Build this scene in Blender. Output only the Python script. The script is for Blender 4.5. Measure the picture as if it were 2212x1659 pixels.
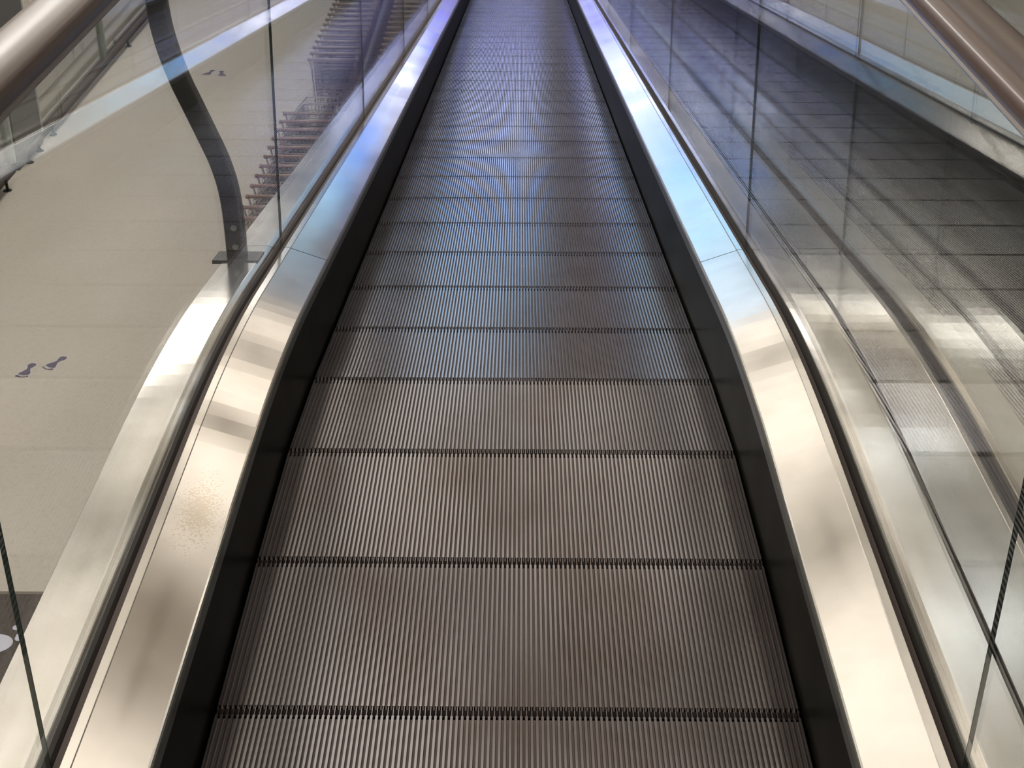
import bpy, math, random
from math import sin, cos, pi, radians
from mathutils import Vector, Matrix

random.seed(7)
for o in list(bpy.data.objects):
    bpy.data.objects.remove(o, do_unlink=True)
SC = bpy.context.scene
COL = SC.collection

# ------------------------------------------------------------------ camera
CAM_H = 1.5633
cam_d = bpy.data.cameras.new('camera')
cam_d.sensor_fit = 'HORIZONTAL'
cam_d.sensor_width = 36.0
cam_d.lens = 3087.2 / 2212.0 * 36.0
cam_d.clip_start = 0.02
cam_d.clip_end = 200
cam = bpy.data.objects.new('camera', cam_d)
COL.objects.link(cam)
cam.matrix_world = (Matrix.Translation((0.013, 0.0, CAM_H)) @ Matrix.Rotation(0.0047, 4, 'Z')
                    @ Matrix.Rotation(pi / 2 - 0.5111, 4, 'X') @ Matrix.Rotation(0.0032, 4, 'Z'))
SC.camera = cam

# ------------------------------------------------------------------ world, exposure
W = bpy.data.worlds.new('world')
W.use_nodes = True
W.node_tree.nodes['Background'].inputs[0].default_value = (0.9, 0.93, 1.0, 1)
W.node_tree.nodes['Background'].inputs[1].default_value = 0.3
SC.world = W
SC.view_settings.view_transform = 'Standard'
SC.view_settings.look = 'None'
SC.view_settings.exposure = 0.0
SC.view_settings.gamma = 1.0
SC.view_settings.use_curve_mapping = False
SC.cycles.transparent_max_bounces = 24
SC.cycles.max_bounces = 8
SC.cycles.diffuse_bounces = 3
SC.cycles.glossy_bounces = 6

# emission strengths: ceiling fixtures, then the added far backdrop bands
L_CEIL = 1.5
L_SPOT = 4.8
L_BLUE = 1.0

# ------------------------------------------------------------------ materials
def srgb(r, g, b):
    f = lambda c: (c / 12.92) if c <= 0.04045 else ((c + 0.055) / 1.055) ** 2.4
    return (f(r / 255), f(g / 255), f(b / 255), 1)

MATS = {}
def mat(name, col, rough=0.5, metal=0.0, noise=None, bump=None, rnoise=None, spec=None, coat=0.0, emit=None, aniso=0.0, world=False):
    """noise=(scale, colour2, contrast_lo, contrast_hi, stretch); bump=(scale, strength, stretch); rnoise=(scale, lo, hi)"""
    m = bpy.data.materials.new(name)
    m.use_nodes = True
    nt = m.node_tree
    b = nt.nodes['Principled BSDF']
    b.inputs['Base Color'].default_value = col
    b.inputs['Roughness'].default_value = rough
    b.inputs['Metallic'].default_value = metal
    if spec is not None: b.inputs['Specular IOR Level'].default_value = spec
    if coat: b.inputs['Coat Weight'].default_value = coat; b.inputs['Coat Roughness'].default_value = 0.12
    if aniso: b.inputs['Anisotropic'].default_value = aniso
    if emit:
        b.inputs['Emission Color'].default_value = emit[0]
        b.inputs['Emission Strength'].default_value = emit[1]
    tc = nt.nodes.new('ShaderNodeTexCoord')
    geo = nt.nodes.new('ShaderNodeNewGeometry')
    def ntex(scale, stretch=(1, 1, 1), detail=4):
        mp = nt.nodes.new('ShaderNodeMapping')
        mp.inputs['Scale'].default_value = stretch
        nt.links.new(geo.outputs['Position'] if world else tc.outputs['Object'], mp.inputs['Vector'])
        n = nt.nodes.new('ShaderNodeTexNoise')
        n.inputs['Scale'].default_value = scale
        n.inputs['Detail'].default_value = detail
        nt.links.new(mp.outputs[0], n.inputs['Vector'])
        return n
    if noise:
        n = ntex(noise[0], noise[4] if len(noise) > 4 else (1, 1, 1))
        r = nt.nodes.new('ShaderNodeValToRGB')
        r.color_ramp.elements[0].position = noise[2]
        r.color_ramp.elements[0].color = col
        r.color_ramp.elements[1].position = noise[3]
        r.color_ramp.elements[1].color = noise[1]
        nt.links.new(n.outputs[0], r.inputs[0])
        nt.links.new(r.outputs[0], b.inputs['Base Color'])
    if rnoise:
        n = ntex(rnoise[0], rnoise[3] if len(rnoise) > 3 else (1, 1, 1))
        mr = nt.nodes.new('ShaderNodeMapRange')
        mr.inputs['From Min'].default_value = 0.35
        mr.inputs['From Max'].default_value = 0.65
        mr.inputs['To Min'].default_value = rnoise[1]
        mr.inputs['To Max'].default_value = rnoise[2]
        nt.links.new(n.outputs[0], mr.inputs[0])
        nt.links.new(mr.outputs[0], b.inputs['Roughness'])
    if bump:
        n = ntex(bump[0], bump[2] if len(bump) > 2 else (1, 1, 1), 2)
        bn = nt.nodes.new('ShaderNodeBump')
        bn.inputs['Strength'].default_value = 1.0
        bn.inputs['Distance'].default_value = bump[1]
        nt.links.new(n.outputs[0], bn.inputs['Height'])
        nt.links.new(bn.outputs[0], b.inputs['Normal'])
    MATS[name] = m
    return m

def emission(name, col, strength):
    m = bpy.data.materials.new(name)
    m.use_nodes = True
    nt = m.node_tree
    nt.nodes.clear()
    e = nt.nodes.new('ShaderNodeEmission')
    e.inputs[0].default_value = col
    e.inputs[1].default_value = strength
    o = nt.nodes.new('ShaderNodeOutputMaterial')
    nt.links.new(e.outputs[0], o.inputs[0])
    MATS[name] = m
    return m

def glass_mat(name, tint, ior=1.38):
    """clear float glass: fresnel mirror over clear transmission on each face of the pane"""
    m = bpy.data.materials.new(name)
    m.use_nodes = True
    nt = m.node_tree
    nt.nodes.clear()
    o = nt.nodes.new('ShaderNodeOutputMaterial')
    mx = nt.nodes.new('ShaderNodeMixShader')
    t = nt.nodes.new('ShaderNodeBsdfTransparent')
    t.inputs[0].default_value = tint
    g = nt.nodes.new('ShaderNodeBsdfGlossy')
    g.inputs['Roughness'].default_value = 0.0
    g.inputs[0].default_value = (1, 1, 1, 1)
    f = nt.nodes.new('ShaderNodeFresnel')
    geo = nt.nodes.new('ShaderNodeNewGeometry')
    mr = nt.nodes.new('ShaderNodeMapRange')
    mr.inputs['To Min'].default_value = ior
    mr.inputs['To Max'].default_value = 1 / ior
    nt.links.new(geo.outputs['Backfacing'], mr.inputs[0])
    nt.links.new(mr.outputs[0], f.inputs['IOR'])
    nt.links.new(f.outputs[0], mx.inputs[0])
    nt.links.new(t.outputs[0], mx.inputs[1])
    nt.links.new(g.outputs[0], mx.inputs[2])
    nt.links.new(mx.outputs[0], o.inputs[0])
    MATS[name] = m
    return m

STEEL = mat('brushed_steel', (0.80, 0.78, 0.75, 1), 0.2, 1.0, noise=(9, (0.72, 0.70, 0.67, 1), 0.4, 0.7),
            rnoise=(2.2, 0.13, 0.19), bump=(1.7, 0.0022, (1, 0.8, 1)), aniso=0.3)
def add_smudge(m, centre, radii, scale, colour):
    """a dried splash on the steel: a patch of fine specks around one spot"""
    nt = m.node_tree
    b = nt.nodes['Principled BSDF']
    geo = nt.nodes.new('ShaderNodeNewGeometry')
    mp = nt.nodes.new('ShaderNodeMapping')
    mp.vector_type = 'TEXTURE'
    mp.inputs['Location'].default_value = centre
    mp.inputs['Scale'].default_value = radii
    nt.links.new(geo.outputs['Position'], mp.inputs['Vector'])
    gr = nt.nodes.new('ShaderNodeTexGradient'); gr.gradient_type = 'SPHERICAL'
    nt.links.new(mp.outputs[0], gr.inputs[0])
    n = nt.nodes.new('ShaderNodeTexNoise'); n.inputs['Scale'].default_value = scale; n.inputs['Detail'].default_value = 3
    nt.links.new(geo.outputs['Position'], n.inputs['Vector'])
    ad = nt.nodes.new('ShaderNodeMath'); ad.operation = 'MULTIPLY_ADD'
    nt.links.new(gr.outputs['Fac'], ad.inputs[0]); ad.inputs[1].default_value = 0.35
    nt.links.new(n.outputs[0], ad.inputs[2])
    mr = nt.nodes.new('ShaderNodeMapRange')
    mr.inputs['From Min'].default_value = 0.70; mr.inputs['From Max'].default_value = 0.76
    nt.links.new(ad.outputs[0], mr.inputs[0])
    gt = nt.nodes.new('ShaderNodeMath'); gt.operation = 'GREATER_THAN'; gt.inputs[1].default_value = 0.02
    nt.links.new(gr.outputs['Fac'], gt.inputs[0])
    mu = nt.nodes.new('ShaderNodeMath'); mu.operation = 'MULTIPLY'
    nt.links.new(mr.outputs[0], mu.inputs[0]); nt.links.new(gt.outputs[0], mu.inputs[1])
    src = b.inputs['Base Color'].links[0].from_socket
    mx = nt.nodes.new('ShaderNodeMix'); mx.data_type = 'RGBA'
    mx.inputs[7].default_value = colour
    nt.links.new(mu.outputs[0], mx.inputs[0]); nt.links.new(src, mx.inputs[6])
    nt.links.new(mx.outputs[2], b.inputs['Base Color'])
add_smudge(STEEL, (-0.52, 1.98, 0.2), (0.055, 0.17, 0.2), 230, (0.70, 0.645, 0.56, 1))
STEEL2 = mat('satin_steel', (0.72, 0.71, 0.69, 1), 0.24, 1.0, rnoise=(2.5, 0.18, 0.27), bump=(1.7, 0.0016))
EDGE = mat('dark_anodised_edge', (0.10, 0.105, 0.10, 1), 0.32, 1.0)
SKIRT = mat('black_skirt', (0.006, 0.006, 0.005, 1), 0.36, 0.0, noise=(7, (0.013, 0.012, 0.010, 1), 0.4, 0.7), spec=0.015)
GASKET = mat('gasket_grey', (0.060, 0.048, 0.045, 1), 0.6, 0.0, spec=0.1)
GASKET2 = mat('gasket_dark', (0.028, 0.030, 0.029, 1), 0.55, 0.0, spec=0.12)
BLACK = mat('gap_black', (0.006, 0.005, 0.004, 1), 0.8)
RIB = mat('ribbed_aluminium', (0.305, 0.298, 0.318, 1), 0.2, 1.0, noise=(5.0, (0.225, 0.20, 0.20, 1), 0.44, 0.68, (1, 0.55, 1)), world=True)
GROOVE = mat('groove_grime', (0.25, 0.215, 0.21, 1), 0.5, 0.4, noise=(6, (0.18, 0.145, 0.13, 1), 0.4, 0.65, (1, 0.5, 1)), world=True)
GLASS = glass_mat('balustrade_glass', (0.972, 0.978, 0.968, 1))
GEDGE = mat('glass_edge', (0.016, 0.024, 0.019, 1), 0.25, 0.0, spec=0.2)
RUBBER = mat('brown_handrail', (0.062, 0.036, 0.028, 1), 0.28, 0.0, spec=0.38, coat=0.12)
CHROME = mat('polished_guide', (0.26, 0.24, 0.235, 1), 0.2, 1.0)
FLOORM = mat('beige_floor', (0.47, 0.43, 0.375, 1), 0.42, 0.0, noise=(0.55, (0.50, 0.46, 0.405, 1), 0.35, 0.7),
             rnoise=(0.8, 0.34, 0.46), spec=0.35)
# fine speckle over the floor
def add_speckle(m, base_noise_scale, dark, lo, hi):
    nt = m.node_tree
    b = nt.nodes['Principled BSDF']
    src = b.inputs['Base Color'].links[0].from_socket
    tc = nt.nodes.new('ShaderNodeTexCoord')
    n = nt.nodes.new('ShaderNodeTexNoise')
    n.inputs['Scale'].default_value = base_noise_scale
    n.inputs['Detail'].default_value = 3
    nt.links.new(tc.outputs['Object'], n.inputs['Vector'])
    r = nt.nodes.new('ShaderNodeMapRange')
    r.inputs['From Min'].default_value = lo
    r.inputs['From Max'].default_value = hi
    nt.links.new(n.outputs[0], r.inputs[0])
    mx = nt.nodes.new('ShaderNodeMix')
    mx.data_type = 'RGBA'
    mx.blend_type = 'MULTIPLY'
    mx.inputs[7].default_value = dark
    nt.links.new(r.outputs[0], mx.inputs[0])
    nt.links.new(src, mx.inputs[6])
    nt.links.new(mx.outputs[2], b.inputs['Base Color'])
add_speckle(FLOORM, 28, (0.90, 0.89, 0.88, 1), 0.5, 0.72)
STONE = mat('landing_stone', (0.33, 0.31, 0.28, 1), 0.35, 0.0, noise=(2, (0.38, 0.36, 0.33, 1), 0.4, 0.6))
WALLM = mat('pale_wall', (0.55, 0.53, 0.49, 1), 0.6, 0.0, noise=(1.2, (0.5, 0.48, 0.44, 1), 0.4, 0.7))
CEILM = mat('cream_ceiling', (0.74, 0.66, 0.55, 1), 0.7, 0.0)
CEILG = mat('ceiling_grid', (0.42, 0.37, 0.31, 1), 0.6, 0.0)
MATM = mat('dark_mat', (0.075, 0.062, 0.052, 1), 0.85, 0.0, noise=(40, (0.055, 0.047, 0.04, 1), 0.4, 0.6))
MATB = mat('mat_border', (0.16, 0.135, 0.11, 1), 0.7, 0.0)
LETTER = mat('mat_lettering', (0.55, 0.56, 0.66, 1), 0.7, 0.0)
DECALP = mat('decal_purple', (0.075, 0.06, 0.105, 1), 0.45, 0.0)
DECALW = mat('decal_white', (0.50, 0.47, 0.52, 1), 0.5, 0.0)
POSTM = mat('dark_painted_steel', (0.022, 0.023, 0.019, 1), 0.4, 0.0, spec=0.3)
BOLTM = mat('bolt_zinc', (0.20, 0.20, 0.18, 1), 0.5, 0.2)
WIREM = mat('zinc_wire', (0.50, 0.52, 0.48, 1), 0.38, 0.8)
WIREB = mat('brown_wire', (0.36, 0.315, 0.27, 1), 0.45, 0.3)
HANDR = mat('reddish_handle', (0.34, 0.235, 0.20, 1), 0.4, 0.0)
HANDB = mat('brown_handle', (0.34, 0.28, 0.235, 1), 0.42, 0.0)
RUBW = mat('castor_rubber', (0.05, 0.05, 0.05, 1), 0.6, 0.0)
CHILD = mat('grey_plastic', (0.12, 0.14, 0.135, 1), 0.5, 0.0)
DIVM = mat('slate_panel', (0.045, 0.052, 0.065, 1), 0.5, 0.0)
TUBEM = mat('bumper_brown', (0.075, 0.058, 0.048, 1), 0.7, 0.0, spec=0.2)
FRAMEG = mat('grey_green_frame', (0.30, 0.33, 0.31, 1), 0.4, 0.3)
SHOPD = mat('shop_dark', (0.05, 0.05, 0.045, 1), 0.5, 0.0)
SHOPG = mat('shop_green', (0.07, 0.11, 0.10, 1), 0.5, 0.0, noise=(1.1, (0.17, 0.22, 0.21, 1), 0.45, 0.6))
SHOPB = mat('shop_beige', (0.62, 0.57, 0.49, 1), 0.5, 0.0, noise=(3.2, (0.32, 0.23, 0.20, 1), 0.58, 0.68))
TRUSS = mat('truss_cladding', (0.20, 0.20, 0.19, 1), 0.45, 0.5)
BACKDROP_BROWN = mat('brown_backdrop', (0.30, 0.16, 0.10, 1), 0.5, 0.0)
BACKDROP_BLOCK = mat('brown_backdrop_block', (0.30, 0.23, 0.165, 1), 0.6, 0.0)
E_CEIL = emission('warm_diffuser', (1.0, 0.90, 0.76, 1), L_CEIL)
E_SPOT = emission('neutral_diffuser', (0.92, 0.97, 1.0, 1), L_SPOT)
E_FLOOR_FILL = emission('floor_fill_diffuser', (1.0, 0.945, 0.88, 1), 9.5)
E_DIM = emission('dim_diffuser', (1.0, 0.84, 0.66, 1), 1.25)
E_MID = emission('soft_diffuser', (1.0, 0.88, 0.74, 1), 1.65)
E_COOL = emission('cool_diffuser', (0.72, 0.86, 1.0, 1), 1.6)
E_BLUE = emission('blue_backdrop_glow', (0.085, 0.28, 1.0, 1), 1.9 * L_BLUE)
E_VIO = emission('violet_backdrop_glow', (0.30, 0.25, 1.0, 1), 1.3 * L_BLUE)
E_BLUE2 = emission('mid_blue_backdrop_glow', (0.16, 0.30, 1.0, 1), 1.5)
E_CYAN = emission('pale_blue_backdrop_glow', (0.42, 0.76, 1.0, 1), 1.7 * L_BLUE)
E_WHITE = emission('white_backdrop_glow', (0.86, 0.88, 1.0, 1), 6.0 * L_BLUE)

# ------------------------------------------------------------------ object helpers
def tag(o, label=None, cat=None, group=None, kind=None):
    if label: o['label'] = label
    if cat: o['category'] = cat
    if group: o['group'] = group
    if kind: o['kind'] = kind
    return o

def empty(name, loc=(0, 0, 0), label=None, cat=None, group=None):
    o = bpy.data.objects.new(name, None)
    COL.objects.link(o)
    o.location = loc
    o.empty_display_size = 0.1
    return tag(o, label, cat, group)

class MB:
    """collects verts, faces and face materials, then links them as ONE mesh object"""
    def __init__(s):
        s.v = []; s.f = []; s.m = []; s.sm = []
    def add(s, vs, fs, mi=0, smooth=False):
        o = len(s.v)
        s.v += [tuple(p) for p in vs]
        for f in fs:
            s.f.append(tuple(i + o for i in f)); s.m.append(mi); s.sm.append(smooth)
        return s
    def box(s, x0, x1, y0, y1, z0, z1, mi=0):
        vs = [(x, y, z) for x in (x0, x1) for y in (y0, y1) for z in (z0, z1)]
        return s.add(vs, [(0, 1, 3, 2), (4, 6, 7, 5), (0, 4, 5, 1), (2, 3, 7, 6), (0, 2, 6, 4), (1, 5, 7, 3)], mi)
    def tube(s, pts, r, n=8, mi=0, cap=True, smooth=True):
        pts = [Vector(p) for p in pts]
        vs = []; fs = []
        up = None
        for i, p in enumerate(pts):
            t = (pts[min(i + 1, len(pts) - 1)] - pts[max(i - 1, 0)]).normalized()
            if up is None:
                a = Vector((0, 0, 1)) if abs(t.z) < 0.9 else Vector((1, 0, 0))
            else: a = up
            u = (a - t * a.dot(t)).normalized(); w = t.cross(u); up = u
            rr = r[i] if isinstance(r, (list, tuple)) else r
            for k in range(n):
                an = 2 * pi * k / n
                vs.append(p + (u * cos(an) + w * sin(an)) * rr)
        for i in range(len(pts) - 1):
            for k in range(n):
                a = i * n + k; b = i * n + (k + 1) % n
                fs.append((a, b, b + n, a + n))
        s.add(vs, fs, mi, smooth)
        if cap:
            o = len(s.v) - len(vs)
            s.f.append(tuple(o + k for k in reversed(range(n)))); s.m.append(mi); s.sm.append(False)
            e = o + (len(pts) - 1) * n
            s.f.append(tuple(e + k for k in range(n))); s.m.append(mi); s.sm.append(False)
        return s
    def prism(s, poly, z0, z1, mi=0):
        n = len(poly)
        vs = [(x, y, z0) for x, y in poly] + [(x, y, z1) for x, y in poly]
        fs = [tuple(range(n - 1, -1, -1)), tuple(range(n, 2 * n))]
        fs += [(i, (i + 1) % n, n + (i + 1) % n, n + i) for i in range(n)]
        return s.add(vs, fs, mi)
    def build(s, name, mats, parent=None):
        me = bpy.data.meshes.new(name)
        me.from_pydata(s.v, [], s.f)
        for m in (mats if isinstance(mats, (list, tuple)) else [mats]):
            me.materials.append(m)
        me.polygons.foreach_set('material_index', s.m)
        me.polygons.foreach_set('use_smooth', s.sm)
        me.update()
        o = bpy.data.objects.new(name, me)
        COL.objects.link(o)
        if parent: o.parent = parent
        return o

def copy_tree(o, parent=None, shallow=False):
    c = o.copy(); COL.objects.link(c); c.parent = parent
    for ch in [x for x in bpy.data.objects if x.parent == o]:
        copy_tree(ch, c)
    return c

# ------------------------------------------------------------------ walkway profile (side view)
Y1, RAD, ANG, PITCH, PH = 2.1853, 4.3579, 0.1701, 0.4, -0.4606
FLOOR_Z = -4.6
S_ARC = RAD * ANG
RUN = (-FLOOR_Z - RAD * (1 - cos(ANG)) * 2) / sin(ANG)      # straight slope
S_B = S_ARC + RUN                                             # lower arc begins
def prof(s):
    """arc length -> (y, z, downward tangent angle); s = 0 where the level part ends"""
    if s < 0: return Y1 + s, 0.0, 0.0
    if s < S_ARC: t = s / RAD; return Y1 + RAD * sin(t), -RAD * (1 - cos(t)), t
    ya, za = Y1 + RAD * sin(ANG), -RAD * (1 - cos(ANG))
    if s < S_B: d = s - S_ARC; return ya + d * cos(ANG), za - d * sin(ANG), ANG
    yb, zb = ya + RUN * cos(ANG), za - RUN * sin(ANG)
    d = s - S_B
    if d < S_ARC:
        t = ANG - d / RAD
        return yb + RAD * (sin(ANG) - sin(t)), zb - RAD * (cos(t) - cos(ANG)), t
    return yb + RAD * sin(ANG) + d - S_ARC, zb - RAD * (1 - cos(ANG)), 0.0
def at(x, s, z):
    y, zz, t = prof(s)
    return (x, y + z * sin(t), zz + z * cos(t))
S_START, S_END = -3.0, S_B + S_ARC + 1.6

def stations(s0, s1):
    ss = {s0, s1}
    for a, b in ((0, S_ARC), (S_B, S_B + S_ARC)):
        for k in range(17):
            v = a + (b - a) * k / 16
            if s0 < v < s1: ss.add(v)
    # a few in-between on the straights
    k = math.ceil(s0 / 0.5)
    while k * 0.5 < s1:
        if k * 0.5 > s0 and not any(abs(k * 0.5 - v) < 0.01 for v in ss): ss.add(k * 0.5)
        k += 1
    return sorted(ss)

def sweep(mb, sec, s0, s1, mi=0, closed=True, ox=0.0, sg=1, smooth=False, mis=None):
    """sweep the cross-section sec=[(x, z)...] along the walkway between s0 and s1"""
    st = stations(s0, s1); n = len(sec)
    vs = [at(ox + sg * x, s, z) for s in st for x, z in sec]
    m = n if closed else n - 1
    for k in range(m):
        fs = []
        for i in range(len(st) - 1):
            a = i * n + k; b = i * n + (k + 1) % n
            fs.append((a, b, b + n, a + n) if sg > 0 else (b, a, a + n, b + n))
        if k == 0:
            mb.add(vs, fs, mis[k] if mis else mi, smooth); base = len(mb.v) - len(vs)
        else:
            for f in fs:
                mb.f.append(tuple(i + base for i in f)); mb.m.append(mis[k] if mis else mi); mb.sm.append(smooth)
    if closed:
        e = (len(st) - 1) * n
        f1 = tuple(base + k for k in range(n)); f2 = tuple(base + e + k for k in reversed(range(n)))
        for f in (f1, f2):
            mb.f.append(f if sg < 0 else tuple(reversed(f))); mb.m.append(mi); mb.sm.append(False)
    return mb

# ------------------------------------------------------------------ pallet (shared mesh)
NR = 110
PW = 0.93
def pallet_mesh():
    mb = MB()
    h = PITCH / 2
    rp = PW / NR
    e = 0.011                       # comb pocket at each end
    mb.box(-PW / 2, PW / 2, -h + e, h - e, -0.024, -0.0085, 1)
    for i in range(NR):
        x = -PW / 2 + (i + 0.5) * rp
        a, b = 0.0024, 0.0027
        vs = []
        for y in (-h + e, h - e):
            vs += [(x - b, y, -0.009), (x - a, y, -0.0006), (x - a + 0.0004, y, 0), (x + a - 0.0004, y, 0), (x + a, y, -0.0006), (x + b, y, -0.009)]
        fs = [(k, k + 1, k + 7, k + 6) for k in range(5)] + [(5, 4, 3, 2, 1, 0), (6, 7, 8, 9, 10, 11)]
        mb.add(vs, [tuple(reversed(f)) for f in fs], 0)
        t = 0.0006
        for y0, y1 in ((-h, -h + e), (h - e, h)):
            mb.box(x - t, x + t, y0, y1, -0.010, -0.0006, 0)
    return mb
pal0 = pallet_mesh().build('pallet', [RIB, GROOVE])
pal0_used = [False]

def rail_path(z_mid, r_new):
    """closed-run path of the handrail: lower newel, along the top, upper newel; list of (s-plane y, z)"""
    pts = []
    ys, zs, _ = prof(S_START)
    c = z_mid - r_new
    for k in range(17):
        a = -pi / 2 - 0.25 + (pi + 0.25) * k / 16 if False else (-0.5 - 0.08 + 1.08 * k / 16) * pi
        pts.append((ys - r_new * cos(a), zs + c + r_new * sin(a)))
    for s in stations(S_START, S_END)[1:-1]:
        p = at(0, s, z_mid); pts.append((p[1], p[2]))
    ye, ze, _ = prof(S_END)
    for k in range(17):
        a = (0.5 - 1.08 * k / 16) * pi
        pts.append((ye + r_new * cos(a), ze + c + r_new * sin(a)))
    return pts

def sweep_path(mb, sec, path, ox, mi=0, smooth=True, mis=None):
    """sec=[(x, n)], n along the path normal (up on the level run)"""
    vs = []; n = len(sec)
    for i, (y, z) in enumerate(path):
        a = Vector(path[max(i - 1, 0)]); b = Vector(path[min(i + 1, len(path) - 1)])
        t = (b - a).normalized(); nn = Vector((-t.y, t.x))
        for x, q in sec:
            vs.append((ox + x, y + nn.x * q, z + nn.y * q))
    for k in range(n):
        fs = [(i * n + k, i * n + (k + 1) % n, (i + 1) * n + (k + 1) % n, (i + 1) * n + k) for i in range(len(path) - 1)]
        if k == 0: mb.add(vs, fs, mi, smooth); base = len(mb.v) - len(vs)
        else:
            for f in fs: mb.f.append(tuple(j + base for j in f)); mb.m.append(mi); mb.sm.append(smooth)
    for f in (tuple(range(n)), tuple((len(path) - 1) * n + k for k in reversed(range(n)))):
        mb.f.append(tuple(base + j for j in f)); mb.m.append(mi); mb.sm.append(False)
    return mb

GJ = [S_START, -0.81, 1.15, 3.2, 5.25, 7.3, 9.35, 11.4, 13.45, 15.5, 17.55, 19.6, 21.65, 23.7, 25.75, S_END]
GJ = [g for g in GJ[:-1] if g < S_END - 1] + [S_END]
DJ = [S_START - 0.35, 1.11, 6.6, 12.1, 17.6, 23.1, S_END + 0.3]
GX = 0.595

def make_walkway(name, cx, label, outL, outR):
    root = empty(name, (cx, Y1, 0), label, 'moving walkway')
    def fin(o):
        o.parent = root
        o.matrix_parent_inverse = Matrix.Translation((-cx, -Y1, 0))
        return o
    # pallets
    n = -6
    while PH + PITCH * (n + 1) < S_END - 0.2:
        p0 = at(0, PH + PITCH * n, 0); p1 = at(0, PH + PITCH * (n + 1), 0)
        if not pal0_used[0]: o = pal0; pal0_used[0] = True
        else: o = pal0.copy(); COL.objects.link(o)
        o.location = (cx, (p0[1] + p1[1]) / 2, (p0[2] + p1[2]) / 2)
        o.rotation_euler = (math.atan2(p1[2] - p0[2], p1[1] - p0[1]), 0, 0)
        fin(o)
        n += 1
    # dark tray under the pallets
    mb = MB(); sweep(mb, [(-0.478, -0.10), (0.478, -0.10), (0.478, -0.085), (-0.478, -0.085)], S_START, S_END, ox=cx)
    fin(mb.build('track_pan', BLACK))
    for sg, ow in ((-1, outL), (1, outR)):
        mb = MB(); sweep(mb, [(0.4700, -0.09), (0.476, -0.09), (0.476, 0.163), (0.4700, 0.163)], S_START, S_END, ox=cx, sg=sg)
        fin(mb.build('skirt_panel', SKIRT))
        mb = MB(); sweep(mb, [(0.4690, 0.163), (0.478, 0.163), (0.478, 0.184), (0.4715, 0.184), (0.4690, 0.181)], S_START, S_END, ox=cx, sg=sg)
        fin(mb.build('edge_strip', EDGE))
        for j in range(len(DJ) - 1):
            a, b = DJ[j] + 0.0022, DJ[j + 1] - 0.0022
            mb = MB(); sweep(mb, [(0.4735, 0.166), (0.580, 0.19), (0.580, 0.2195), (0.5785, 0.2215), (0.5655, 0.2205), (0.5640, 0.2190), (0.476, 0.1885), (0.4735, 0.1865)], a, b, ox=cx, sg=sg)
            fin(mb.build('inner_deck', STEEL))
            mb = MB(); sweep(mb, [(0.610, 0.19), (ow, 0.19), (ow, 0.2232), (ow - 0.0008, 0.2240), (0.6250, 0.2250), (0.6230, 0.2247), (0.6115, 0.2215), (0.610, 0.2195)], a, b, ox=cx, sg=sg)
            fin(mb.build('outer_deck', STEEL))
        mb = MB(); sweep(mb, [(0.580, 0.18), (0.5912, 0.18), (0.5912, 0.2135), (0.580, 0.2165)], S_START, S_END, ox=cx, sg=sg)
        fin(mb.build('glazing_gasket', GASKET))
        mb = MB(); sweep(mb, [(0.5988, 0.18), (0.610, 0.18), (0.610, 0.2165), (0.5988, 0.2135)], S_START, S_END, ox=cx, sg=sg)
        fin(mb.build('glazing_gasket', GASKET2))
        # truss cladding under the outer deck
        mb = MB(); sweep(mb, [(ow - 0.012, -0.75), (ow - 0.004, -0.75), (ow - 0.004, 0.19), (ow - 0.012, 0.19)], S_START, S_END - 1.2, ox=cx, sg=sg)
        fin(mb.build('side_cladding', TRUSS))
        # glass panels
        for j in range(len(GJ) - 1):
            a, b = GJ[j] + 0.0007, GJ[j + 1] - 0.0007
            mb = MB()
            t = 0.0032
            sec = [(GX - t, 0.185), (GX + t, 0.185), (GX + t, 1.032), (GX - t, 1.032)]
            sweep(mb, sec, a, b, ox=cx, sg=sg, mis=[1, 0, 1, 0], mi=1)
            fin(mb.build('glass_panel', [GLASS, GEDGE]))
        # rounded newel glass at both ends
        for sx, s in ((-1, S_START), (1, S_END)):
            y, z, _ = prof(s)
            mb = MB(); N = 14
            ring = [(y, z + 0.2)] + [(y + sx * 0.40 * cos(a), z + 0.632 + 0.40 * sin(a)) for a in [(-0.5 + k / N) * pi for k in range(N + 1)]]
            vs = [(cx + sg * GX + q, yy, zz) for q in (-t, t) for yy, zz in ring]; m = len(ring)
            mb.add(vs, [tuple(range(m)), tuple(reversed(range(m, 2 * m)))], 0)
            mb.add(vs, [(i, (i + 1) % m, m + (i + 1) % m, m + i) for i in range(m)], 1)
            fin(mb.build('newel_glass', [GLASS, GEDGE]))
        path = rail_path(1.068, 0.43)
        mb = MB()
        sweep_path(mb, [(-0.012, -0.044), (0.012, -0.044), (0.020, -0.036), (0.031, -0.032), (0.034, -0.027), (0.031, -0.021), (0.024, -0.018), (0.024, -0.008), (-0.024, -0.008), (-0.024, -0.018), (-0.031, -0.021), (-0.034, -0.027), (-0.031, -0.032), (-0.020, -0.036)], path, cx + sg * GX, smooth=False)
        fin(mb.build('handrail_guide', CHROME))
        prs = [(-0.030, -0.020), (-0.036, -0.0195), (-0.0405, -0.014), (-0.042, -0.004), (-0.0405, 0.006), (-0.035, 0.0125), (-0.022, 0.0165), (0, 0.0175)]
        sec = prs + [(-x, q) for x, q in reversed(prs[:-1])] + [(0.026, -0.010), (-0.026, -0.010)]
        mb = MB(); sweep_path(mb, sec, path, cx + sg * GX, smooth=True)
        fin(mb.build('handrail', RUBBER))
    # comb plates at both landings
    ys, zs, _ = prof(S_START); ye, ze, _ = prof(S_END)
    mb = MB(); mb.box(cx - 0.468, cx + 0.468, ys - 0.35, Y1 + PH - 2.41, -0.06, 0.003)
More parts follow.
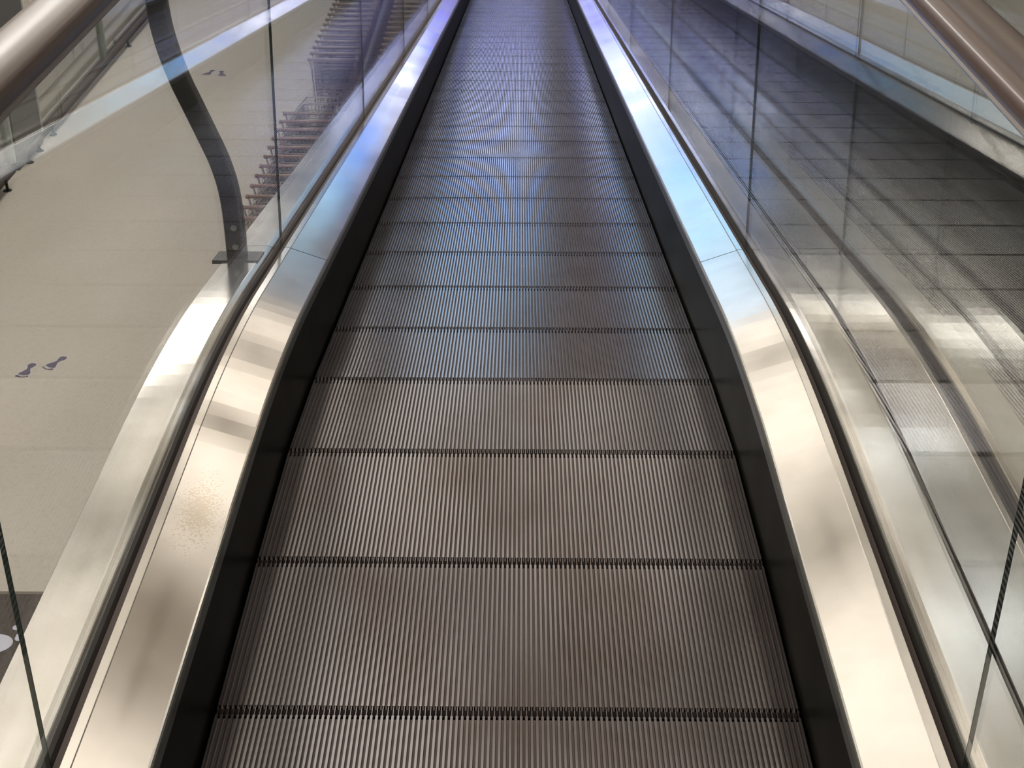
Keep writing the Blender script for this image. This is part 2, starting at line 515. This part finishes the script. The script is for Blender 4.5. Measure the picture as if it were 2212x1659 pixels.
    for k in range(60):
        x = cx - 0.46 + 0.92 * (k + .5) / 60
        mb.box(x - 0.003, x + 0.003, Y1 + PH - 2.41, Y1 + PH - 2.33, -0.008, 0.004)
    fin(mb.build('comb_plate', STEEL2))
    mb = MB(); mb.box(cx - 0.468, cx + 0.468, ye - 0.62, ye + 0.3, ze - 0.06, ze + 0.006)
    fin(mb.build('comb_plate', STEEL2))
    return root

# ------------------------------------------------------------------ the hall
XL, XR, YN, YF, ZC = -6.0, 8.5, -7.0, 42.0, 4.2
def struct(name, mb, m):
    return tag(mb.build(name, m), kind='structure')
struct('floor', MB().box(XL - 2.5, XR, YN, YF, FLOOR_Z - 0.3, FLOOR_Z), FLOORM)
struct('trim_landing', MB().box(XL, XR, YN, -1.14, -0.45, -0.001), STONE)
struct('ceiling', MB().box(XL - 2.5, XR, YN, YF, ZC, ZC + 0.2), CEILM)
struct('wall_right', MB().box(XR, XR + 0.2, YN, YF, FLOOR_Z, ZC), WALLM)
struct('wall_near', MB().box(XL - 2.5, XR, YN - 0.2, YN, FLOOR_Z, ZC), WALLM)
# ceiling ribs: the cream tiles are carried on darker rails
for i, y in enumerate([-2.5, 3.45, 7.4, 13.6, 20.5, 27.5, 37.0]):
    tag(MB().box(XL, XR, y - 0.12, y + 0.12, ZC - 0.10, ZC - 0.001).build('trim_%d' % (i + 1), CEILG), kind='structure')

# left side: upper wall above a tall shopfront on the lower floor
struct('wall_left', MB().box(XL - 0.2, XL, YN, YF, FLOOR_Z + 3.2, ZC), WALLM)
struct('wall_left_back', MB().box(XL - 2.7, XL - 2.5, YN, YF, FLOOR_Z, ZC), WALLM)
def shopfront(idx, y0, y1, back, npan, glass=True):
    root = empty('window_%d' % idx, (XL, (y0 + y1) / 2, FLOOR_Z)); tag(root, kind='structure')
    def fin(o):
        o.parent = root; o.matrix_parent_inverse = Matrix.Translation(tuple(-v for v in root.location)); return o
    z0, z1 = FLOOR_Z, FLOOR_Z + 3.2
    fin(MB().box(XL - 0.50, XL - 0.45, y0, y1, z0 + 0.1, z1).build('display_back', back))
    fin(MB().box(XL - 0.10, XL, y0, y1, z0, z0 + 0.12).build('window_sill', TUBEM))
    for k in range(npan + 1):
        y = y0 + (y1 - y0) * k / npan
        fin(MB().box(XL - 0.08, XL + 0.02, y - 0.03, y + 0.03, z0 + 0.12, z1).build('mullion', FRAMEG))
    for k in range(npan):
        ya = y0 + (y1 - y0) * k / npan + 0.03; yb = y0 + (y1 - y0) * (k + 1) / npan - 0.03
        fin(MB().box(XL - 0.04, XL - 0.03, ya, yb, z0 + 0.12, z1).build('window_pane', GLASS))
shopfront(1, 6.0, 16.1, SHOPG, 5)
shopfront(2, 17.2, 30.0, SHOPB, 4)
struct('trim_left_pier', MB().box(XL - 0.5, XL + 0.03, 16.16, 17.14, FLOOR_Z, FLOOR_Z + 3.2), SHOPD)
struct('wall_left_lower', MB().box(XL - 0.2, XL, YN, 5.94, FLOOR_Z, FLOOR_Z + 3.2), WALLM)
struct('wall_left_far', MB().box(XL - 0.2, XL, 30.06, YF, FLOOR_Z, FLOOR_Z + 3.2), WALLM)

# far end of the hall: unseen coloured backdrop, added for steel and treads to mirror
struct('wall_far', MB().box(XL - 2.5, XR, YF, YF + 0.2, FLOOR_Z, ZC), WALLM)
def slab(name, x0, x1, z0, z1, m, dy=0.12, label=None, cat=None, group=None):
    o = MB().box(x0, x1, YF - dy, YF - 0.001, z0, z1).build(name, m)
    return tag(o, label, cat, group)
slab('backdrop_band', -5.6, 0.62, -3.6, -2.5, E_VIO, label='violet glowing band lowest on the unseen far reflection backdrop', cat='lit panel')
slab('backdrop_band', -5.6, 0.62, -2.47, -1.3, E_BLUE2, label='mid-blue glowing backdrop band between the violet band and the white band', cat='lit panel')
slab('white_backdrop_band', -5.6, 0.62, -1.25, -0.62, E_WHITE, label='long white glowing band across the left of the unseen far reflection backdrop', cat='light')
slab('brown_backdrop_board', -5.6, 0.62, -0.58, 0.05, BACKDROP_BROWN, label='brown backdrop board above the white band, added for reflections', cat='fascia')
slab('backdrop_band', -5.6, 0.62, 0.08, 1.8, E_BLUE, label='deep blue glowing backdrop band above the brown backdrop board', cat='lit panel')
slab('pale_backdrop_band', -5.6, 0.62, 1.86, 4.1, E_CYAN, label='wide pale blue glowing backdrop band at the top left of the far wall', cat='window')
struct('trim_far_backdrop_block', MB().box(0.70, XR - 0.01, YF - 1.2, YF - 0.001, FLOOR_Z, ZC - 0.01), BACKDROP_BLOCK)  # unseen block, widened and tinted so the right treads mirror brown

# ceiling lights
lamp_labels = {}
def ceiling_light(x, y, w, d, m, label):
    r = empty('ceiling_light', (x, y, ZC - 0.04), label, 'ceiling light', 'ceiling lights over the walkways')
    f = MB()
    t = 0.03
    f.box(-w / 2 - t, -w / 2, -d / 2 - t, d / 2 + t, -0.03, 0.039); f.box(w / 2, w / 2 + t, -d / 2 - t, d / 2 + t, -0.03, 0.039)
    f.box(-w / 2, w / 2, -d / 2 - t, -d / 2, -0.03, 0.039); f.box(-w / 2, w / 2, d / 2, d / 2 + t, -0.03, 0.039)
    f.build('frame', FRAMEG, r)
    MB().box(-w / 2, w / 2, -d / 2, d / 2, -0.02, 0.03).build('diffuser', m, r)
ORD = ['nearest', 'second', 'third', 'fourth', 'fifth', 'sixth', 'seventh', 'eighth', 'ninth', 'tenth', 'eleventh', 'twelfth',
       'thirteenth', 'fourteenth', 'fifteenth', 'sixteenth', 'seventeenth', 'eighteenth', 'nineteenth', 'twentieth',
       'twenty-first', 'twenty-second', 'twenty-third', 'twenty-fourth', 'twenty-fifth', 'twenty-sixth', 'twenty-seventh', 'twenty-eighth']
def light_row(xs, w, spans, m, what):
    for i, (a, b) in enumerate(spans):
        ceiling_light(xs, (a + b) / 2, w, b - a, m, '%s, %s along its row' % (what, ORD[i]))
light_row(-4.3, 1.7, [(-6, -3), (-2, 2.0), (3, 7.4), (8.3, 13), (14, 20), (21, 27), (28, 34)], E_FLOOR_FILL, 'unseen ceiling light panel added to brighten the lower floor')  # unseen row, added to raise the lower floor's brightness
light_row(-1.6, 2.7, [(-6, -3), (-2, 3.0), (3.9, 6.95), (7.85, 12.8), (14.4, 20)], E_CEIL, 'warm ceiling light panel over the left side of the walkway')
light_row(-1.6, 2.7, [(21, 27), (28, 36)], E_COOL, 'unseen ceiling light panel tinted cool for the tread reflections')  # unseen panels, given a cool tint so the far treads mirror blue
light_row(0.72, 1.7, [(-5, 0), (3.0, 5.5), (7.0, 8.65), (9.6, 12.4), (15, 20)], E_MID, 'soft warm ceiling light panel over the right side of the walkway')
for i, y in enumerate([4.3, 6.4, 8.5, 10.6, 12.7]):
    ceiling_light(2.55, y, 0.62, 0.55, E_SPOT, 'small cool square ceiling light over the right walkway, %s along its row' % ORD[i])
light_row(5.2, 2.0, [(-5, 0), (2, 8), (10, 16), (18, 24), (26, 32)], E_DIM, 'dim ceiling light panel near the right wall')

# ------------------------------------------------------------------ walkways
make_walkway('moving_walkway', 0.0, 'descending moving walkway with ribbed treads, steel decks and glass sides, in the middle', 0.706, 0.697)
make_walkway('moving_walkway', 0.842 + 0.595, 'neighbouring moving walkway seen through the right glass balustrade', 1.437 - 0.708, 0.72)

# ------------------------------------------------------------------ curved steel bracket on the left outer deck
br = empty('barrier_bracket', (-0.665, 3.2, 0.118), 'dark curved flat-bar bracket bolted upright to the left outer deck', 'bracket')
def bar():
    pts = [(-0.675, 0.118), (-0.675, 0.22), (-0.680, 0.30), (-0.695, 0.37), (-0.716, 0.43), (-0.742, 0.50), (-0.766, 0.565), (-0.784, 0.63), (-0.795, 0.69), (-0.799, 0.75), (-0.80, 0.84), (-0.80, 1.16)]
    # smooth the bend
    P = [Vector((p[0], p[1])) for p in pts]; Q = []
    for i in range(len(P) - 1):
        p0, p1, p2, p3 = P[max(i - 1, 0)], P[i], P[i + 1], P[min(i + 2, len(P) - 1)]
        for k in range(4):
            t = k / 4
            Q.append(0.5 * ((2 * p1) + (-p0 + p2) * t + (2 * p0 - 5 * p1 + 4 * p2 - p3) * t * t + (-p0 + 3 * p1 - 3 * p2 + p3) * t ** 3))
    Q.append(P[-1])
    mb = MB(); vs = []; c = 0.003; w = 0.0245; d = 0.011
    sec = [(-w, -d + c), (-w + c, -d), (w - c, -d), (w, -d + c), (w, d - c), (w - c, d), (-w + c, d), (-w, d - c)]
    for i, q in enumerate(Q):
        t = (Q[min(i + 1, len(Q) - 1)] - Q[max(i - 1, 0)]).normalized(); nn = Vector((t.y, -t.x))
        for a, b in sec: vs.append((q.x + nn.x * a + 0.665, b, q.y + nn.y * a - 0.118))
    n = 8
    mb.add(vs, [(i * n + k, i * n + (k + 1) % n, (i + 1) * n + (k + 1) % n, (i + 1) * n + k) for i in range(len(Q) - 1) for k in range(n)])
    mb.add(vs, [tuple(range(n)), tuple((len(Q) - 1) * n + k for k in reversed(range(n)))])
    return mb
bar().build('curved_bar', POSTM, br)
pl = MB().box(-0.066, 0.046, -0.034, 0.055, -0.006, 0.003).build('base_plate', POSTM, br)
pl.rotation_euler = (-0.17, 0, 0)
for dz in (0.035, 0.085):
    m = MB(); m.tube([(-0.01, -0.0115, dz), (-0.01, -0.0145, dz)], 0.0075, 12); m.tube([(-0.01, -0.0145, dz), (-0.01, -0.018, dz)], 0.005, 6, smooth=False)
    m.build('bolt', BOLTM, br)

# ------------------------------------------------------------------ mat with lettering, footprints
mt = empty('floor_mat', (-4.2, 7.2, FLOOR_Z), 'dark brown floor mat with pale lettering at the lower left edge', 'floor mat')
MB().box(-1.15, 1.15, -0.74, 0.74, 0.0, 0.012).build('mat_field', MATM, mt)
f = MB(); f.box(-1.17, 1.17, 0.74, 0.77, 0, 0.013); f.box(-1.17, 1.17, -0.77, -0.74, 0, 0.013); f.box(-1.2, -1.15, -0.77, 0.77, 0, 0.013); f.box(1.15, 1.2, -0.77, 0.77, 0, 0.013)
f.build('mat_border', MATB, mt)
def ring(cx, cy, a, b, a2, b2, n=28, pow_=1.0):
    m = MB(); vs = []
    for k in range(n):
        t = 2 * pi * k / n
        vs += [(cx + a * cos(t), cy + b * sin(t), 0.0125), (cx - 0.02 + a2 * cos(t), cy + b2 * sin(t), 0.0125), (cx + a * cos(t), cy + b * sin(t), 0.015), (cx - 0.02 + a2 * cos(t), cy + b2 * sin(t), 0.015)]
    fs = []
    for k in range(n):
        i = 4 * k; j = 4 * ((k + 1) % n)
        fs += [(i + 2, j + 2, j + 3, i + 3), (i, j, j + 2, i + 2), (i + 1, i + 3, j + 3, j + 1)]
    return m.add(vs, fs)
ring(0.745, 0.205, 0.125, 0.098, 0.045, 0.045).build('letter_o', LETTER, mt)
m = MB(); m.tube([(0.848, 0.375, 0.0125), (0.848, 0.375, 0.015)], 0.029, 20); m.prism([(0.868, 0.305), (0.868, 0.255), (0.885, 0.235), (0.94, 0.235), (0.94, 0.305)], 0.0125, 0.015)
m.build('letter_i', LETTER, mt)

def foot_poly(s=1.0, grow=0.0, mir=1):
    base = [(-0.022, -0.13), (0.012, -0.135), (0.034, -0.115), (0.036, -0.085), (0.018, -0.045), (0.016, -0.01), (0.036, 0.03), (0.054, 0.06), (0.052, 0.082), (0.0, 0.092), (-0.045, 0.078), (-0.052, 0.05), (-0.032, 0.01), (-0.016, -0.03), (-0.03, -0.07), (-0.04, -0.105)]
    out = []
    c = Vector((0, -0.02))
    n = len(base)
    for i, (x, y) in enumerate(base):
        a = Vector(base[i - 1]); b = Vector(base[(i + 1) % n]); t = (b - a).normalized(); nn = Vector((t.y, -t.x))
        out.append((mir * (x + nn.x * grow), y + nn.y * grow))
    return out if mir > 0 else list(reversed(out))
def footprint(x, y, rot, label, group, mir=1):
    r = empty('footprint_sticker', (x, y, FLOOR_Z), label, 'footprint sticker', group)
    r.rotation_euler = (0, 0, rot)
    bd = MB(); bd.prism(foot_poly(grow=0.010, mir=mir), 0.0006, 0.0014)
    toes = [(-0.044, 0.108, 0.012), (-0.020, 0.121, 0.011), (0.003, 0.126, 0.011), (0.026, 0.122, 0.012), (0.049, 0.110, 0.017)]
    bd.build('sticker_border', DECALW, r)
    s = MB(); s.prism(foot_poly(mir=mir), 0.0016, 0.0024); s.build('sole', DECALP, r)
    for tx, ty, tr in toes:
        t = MB(); t.prism([(mir * tx + tr * cos(2 * pi * k / 12), ty + tr * 0.9 * sin(2 * pi * k / 12)) for k in range(12)], 0.0016, 0.0024)
        t.build('toe', DECALP, r)
footprint(-4.378, 11.19, radians(173), 'left of two purple footprint stickers on the beige floor nearer the camera', 'near pair of footprint stickers', 1)
footprint(-4.165, 11.33, radians(155), 'right of two purple footprint stickers on the beige floor nearer the camera', 'near pair of footprint stickers', -1)
footprint(-4.447, 20.10, radians(165), 'left of two small dark footprint stickers far up the beige floor', 'far pair of footprint stickers', 1)
footprint(-4.262, 20.05, radians(192), 'right of two small dark footprint stickers far up the beige floor', 'far pair of footprint stickers', -1)

# ------------------------------------------------------------------ shopping trolleys
def make_trolley(hm, wm, label):
    r = empty('shopping_trolley', (0, 0, 0), label, 'shopping trolley')
    # y = 0 at the handle, basket runs towards +y; x centred
    h = MB(); h.tube([(-0.29, 0, 1.03), (0.29, 0, 1.03)], 0.019, 10)
    for sx in (-1, 1):
        h.tube([(sx * 0.285, 0, 1.03), (sx * 0.30, 0.0, 1.03), (sx * 0.318, 0, 1.03)], [0.020, 0.026, 0.020], 10)
    h.build('handle', hm, r)
    b = MB(); w = 0.0045
    def rim(y, z): # half width of basket
        return 0.265 - 0.075 * (y / 0.9)
    zt = lambda y: 0.97 - 0.05 * y / 0.9
    zb = lambda y: 0.46 + 0.10 * y / 0.9
    Y0, Yb = 0.06, 0.92
    for sx in (-1, 1):
        b.tube([(sx * rim(Y0, 0), Y0, zt(Y0)), (sx * rim(Yb, 0), Yb, zt(Yb))], 0.006, 6)
        for q in (0.2, 0.4, 0.6, 0.8, 1.0):
            b.tube([(sx * (rim(Y0, 0) - 0.03 * q), Y0, zt(Y0) + (zb(Y0) - zt(Y0)) * q), (sx * (rim(Yb, 0) - 0.03 * q), Yb, zt(Yb) + (zb(Yb) - zt(Yb)) * q)], w, 4)
        for k in range(13):
            y = Y0 + (Yb - Y0) * k / 12
            b.tube([(sx * rim(y, 0), y, zt(y)), (sx * (rim(y, 0) - 0.03), y, zb(y))], w, 4)
    b.tube([(-rim(Yb, 0), Yb, zt(Yb)), (rim(Yb, 0), Yb, zt(Yb))], 0.006, 6)
    for k in range(1, 6):
        z = zt(Yb) + (zb(Yb) - zt(Yb)) * k / 5
        b.tube([(-rim(Yb, 0) + 0.02, Yb, z), (rim(Yb, 0) - 0.02, Yb, z)], w, 4)
    for k in range(9):
        y = Y0 + (Yb - Y0) * k / 8
        b.tube([(-rim(y, 0) + 0.03, y, zb(y)), (rim(y, 0) - 0.03, y, zb(y))], w, 4)
    for k in range(9):
        q = -1 + 2 * k / 8
        b.tube([(q * 0.23, Y0, zb(Y0)), (q * 0.16, Yb, zb(Yb)), ], w, 4)
        b.tube([(q * 0.16, Yb, zb(Yb)), (q * 0.185, Yb, zt(Yb))], w, 4)
    b.build('basket', wm, r)
    g = MB()      # hinged rear gate
    for k in range(10):
        z = 0.94 - 0.048 * k
        g.tube([(-0.25, 0.07 + 0.0115 * k, z), (0.25, 0.07 + 0.0115 * k, z)], 0.0055, 5)
    for k in range(7):
        x = -0.25 + 0.5 * k / 6
        g.tube([(x, 0.07, 0.93), (x * 0.96, 0.17, 0.505)], 0.003, 4)
    g.build('rear_gate', wm, r)
    c = MB(); c.add([(-0.17, 0.085, 0.86), (0.17, 0.085, 0.86), (0.17, 0.115, 0.70), (-0.17, 0.115, 0.70), (-0.17, 0.093, 0.86), (0.17, 0.093, 0.86), (0.17, 0.123, 0.70), (-0.17, 0.123, 0.70)],
                    [(0, 3, 2, 1), (4, 5, 6, 7), (0, 1, 5, 4), (1, 2, 6, 5), (2, 3, 7, 6), (3, 0, 4, 7)])
    c.build('child_seat', CHILD, r)
    fr = MB()
    for sx in (-1, 1):
        fr.tube([(sx * 0.29, 0, 1.02), (sx * 0.275, 0.03, 0.9), (sx * 0.255, 0.02, 0.5), (sx * 0.26, 0.0, 0.2), (sx * 0.25, 0.12, 0.15), (sx * 0.17, 0.88, 0.16)], 0.010, 7)
        fr.tube([(sx * 0.175, 0.70, 0.16), (sx * 0.19, 0.72, 0.54)], 0.008, 6)
    fr.tube([(-0.17, 0.88, 0.16), (0.17, 0.88, 0.16)], 0.010, 7)
    fr.tube([(-0.25, 0.12, 0.15), (0.25, 0.12, 0.15)], 0.009, 7)
    fr.build('chassis', wm, r)
    for sx, y in ((-0.25, 0.06), (0.25, 0.06), (-0.17, 0.84), (0.17, 0.84)):
        wl = MB(); wl.tube([(sx - 0.014, y, 0.0625), (sx + 0.014, y, 0.0625)], 0.0625, 14); wl.box(sx - 0.017, sx + 0.017, y - 0.012, y + 0.012, 0.063, 0.155)
        wl.build('castor', RUBW, r)
    return r
red0 = make_trolley(HANDR, WIREB, '')
bro0 = make_trolley(HANDB, WIREB, '')
zin0 = make_trolley(HANDB, WIREM, '')
cnt = {'r': False, 'b': False, 'z': False}
def place(kind, x, y, label, group):
    src = {'r': red0, 'b': bro0, 'z': zin0}[kind]
    o = src if not cnt[kind] else copy_tree(src)
    cnt[kind] = True
    o.location = (x, y, FLOOR_Z); o['label'] = label; o['group'] = group
for i in range(13):
    kind = 'z' if i == 12 else 'r'
    place('r' if i < 12 else 'z', -2.285, 11.98 + 0.272 * i, ('%s shopping trolley from the near end of the red-handled nested row' % ORD[i]) if i < 12 else 'bare zinc shopping trolley whose open basket ends the red-handled row', 'nested trolleys with reddish handles')
for i in range(24):
    place('b', -2.285, 17.3 + 0.265 * i, '%s shopping trolley of the farther brown-handled row beside the floor' % ORD[i], 'farther nested trolleys with brown handles')
for i in range(24):
    place('b', -1.42, 16.9 + 0.265 * i, '%s shopping trolley of the row close under the walkway, right of the slate divider' % ORD[i], 'nested trolleys next to the walkway')
dv = empty('trolley_bay_divider', (-1.86, 20, FLOOR_Z), 'dark slate divider panel standing between the two trolley rows', 'divider')
MB().box(-0.035, 0.035, -7.5, 4.5, 0.12, 0.98).build('divider_panel', DIVM, dv)
m = MB(); m.tube([(0, -7.5, 1.0), (0, 4.5, 1.0)], 0.05, 10); m.build('top_rail', DIVM, dv)
for y in (-7.3, -3.4, 0.4, 4.3): MB().box(-0.05, 0.05, y - 0.05, y + 0.05, 0, 0.95).build('post', POSTM, dv)

# ------------------------------------------------------------------ bumper rails along the shopfront
def bumper(y0, y1, x, label, r=0.045, z=0.2):
    rt = empty('bumper_rail', (x, (y0 + y1) / 2, FLOOR_Z), label, 'bumper rail', 'bumper rails along the left shopfront')
    h = (y1 - y0) / 2
    m = MB(); m.tube([(0, -h, z), (0, -h + 0.01, z), (0, h - 0.01, z), (0, h, z)], [r * 0.8, r, r, r * 0.8], 14); m.build('rail_tube', TUBEM, rt)
    k = max(2, int((y1 - y0) / 3.5) + 1)
    for i in range(k):
        y = -h + 0.12 + (2 * h - 0.24) * i / (k - 1)
        m = MB(); m.tube([(0, y, 0.008), (0, y, z)], 0.018, 8); m.tube([(0, y, 0), (0, y, 0.008)], 0.05, 12); m.build('rail_foot', POSTM, rt)
bumper(9.0, 15.62, -5.91, 'brown floor bumper rail ending at the left picture edge, nearest the camera', 0.06, 0.22)
bumper(16.3, 16.95, -5.93, 'very short floor bumper rail at the dark pier of the shopfront', 0.03, 0.14)
bumper(17.3, 29.5, -5.93, 'long floor bumper rail in front of the pale shop window', 0.035, 0.16)
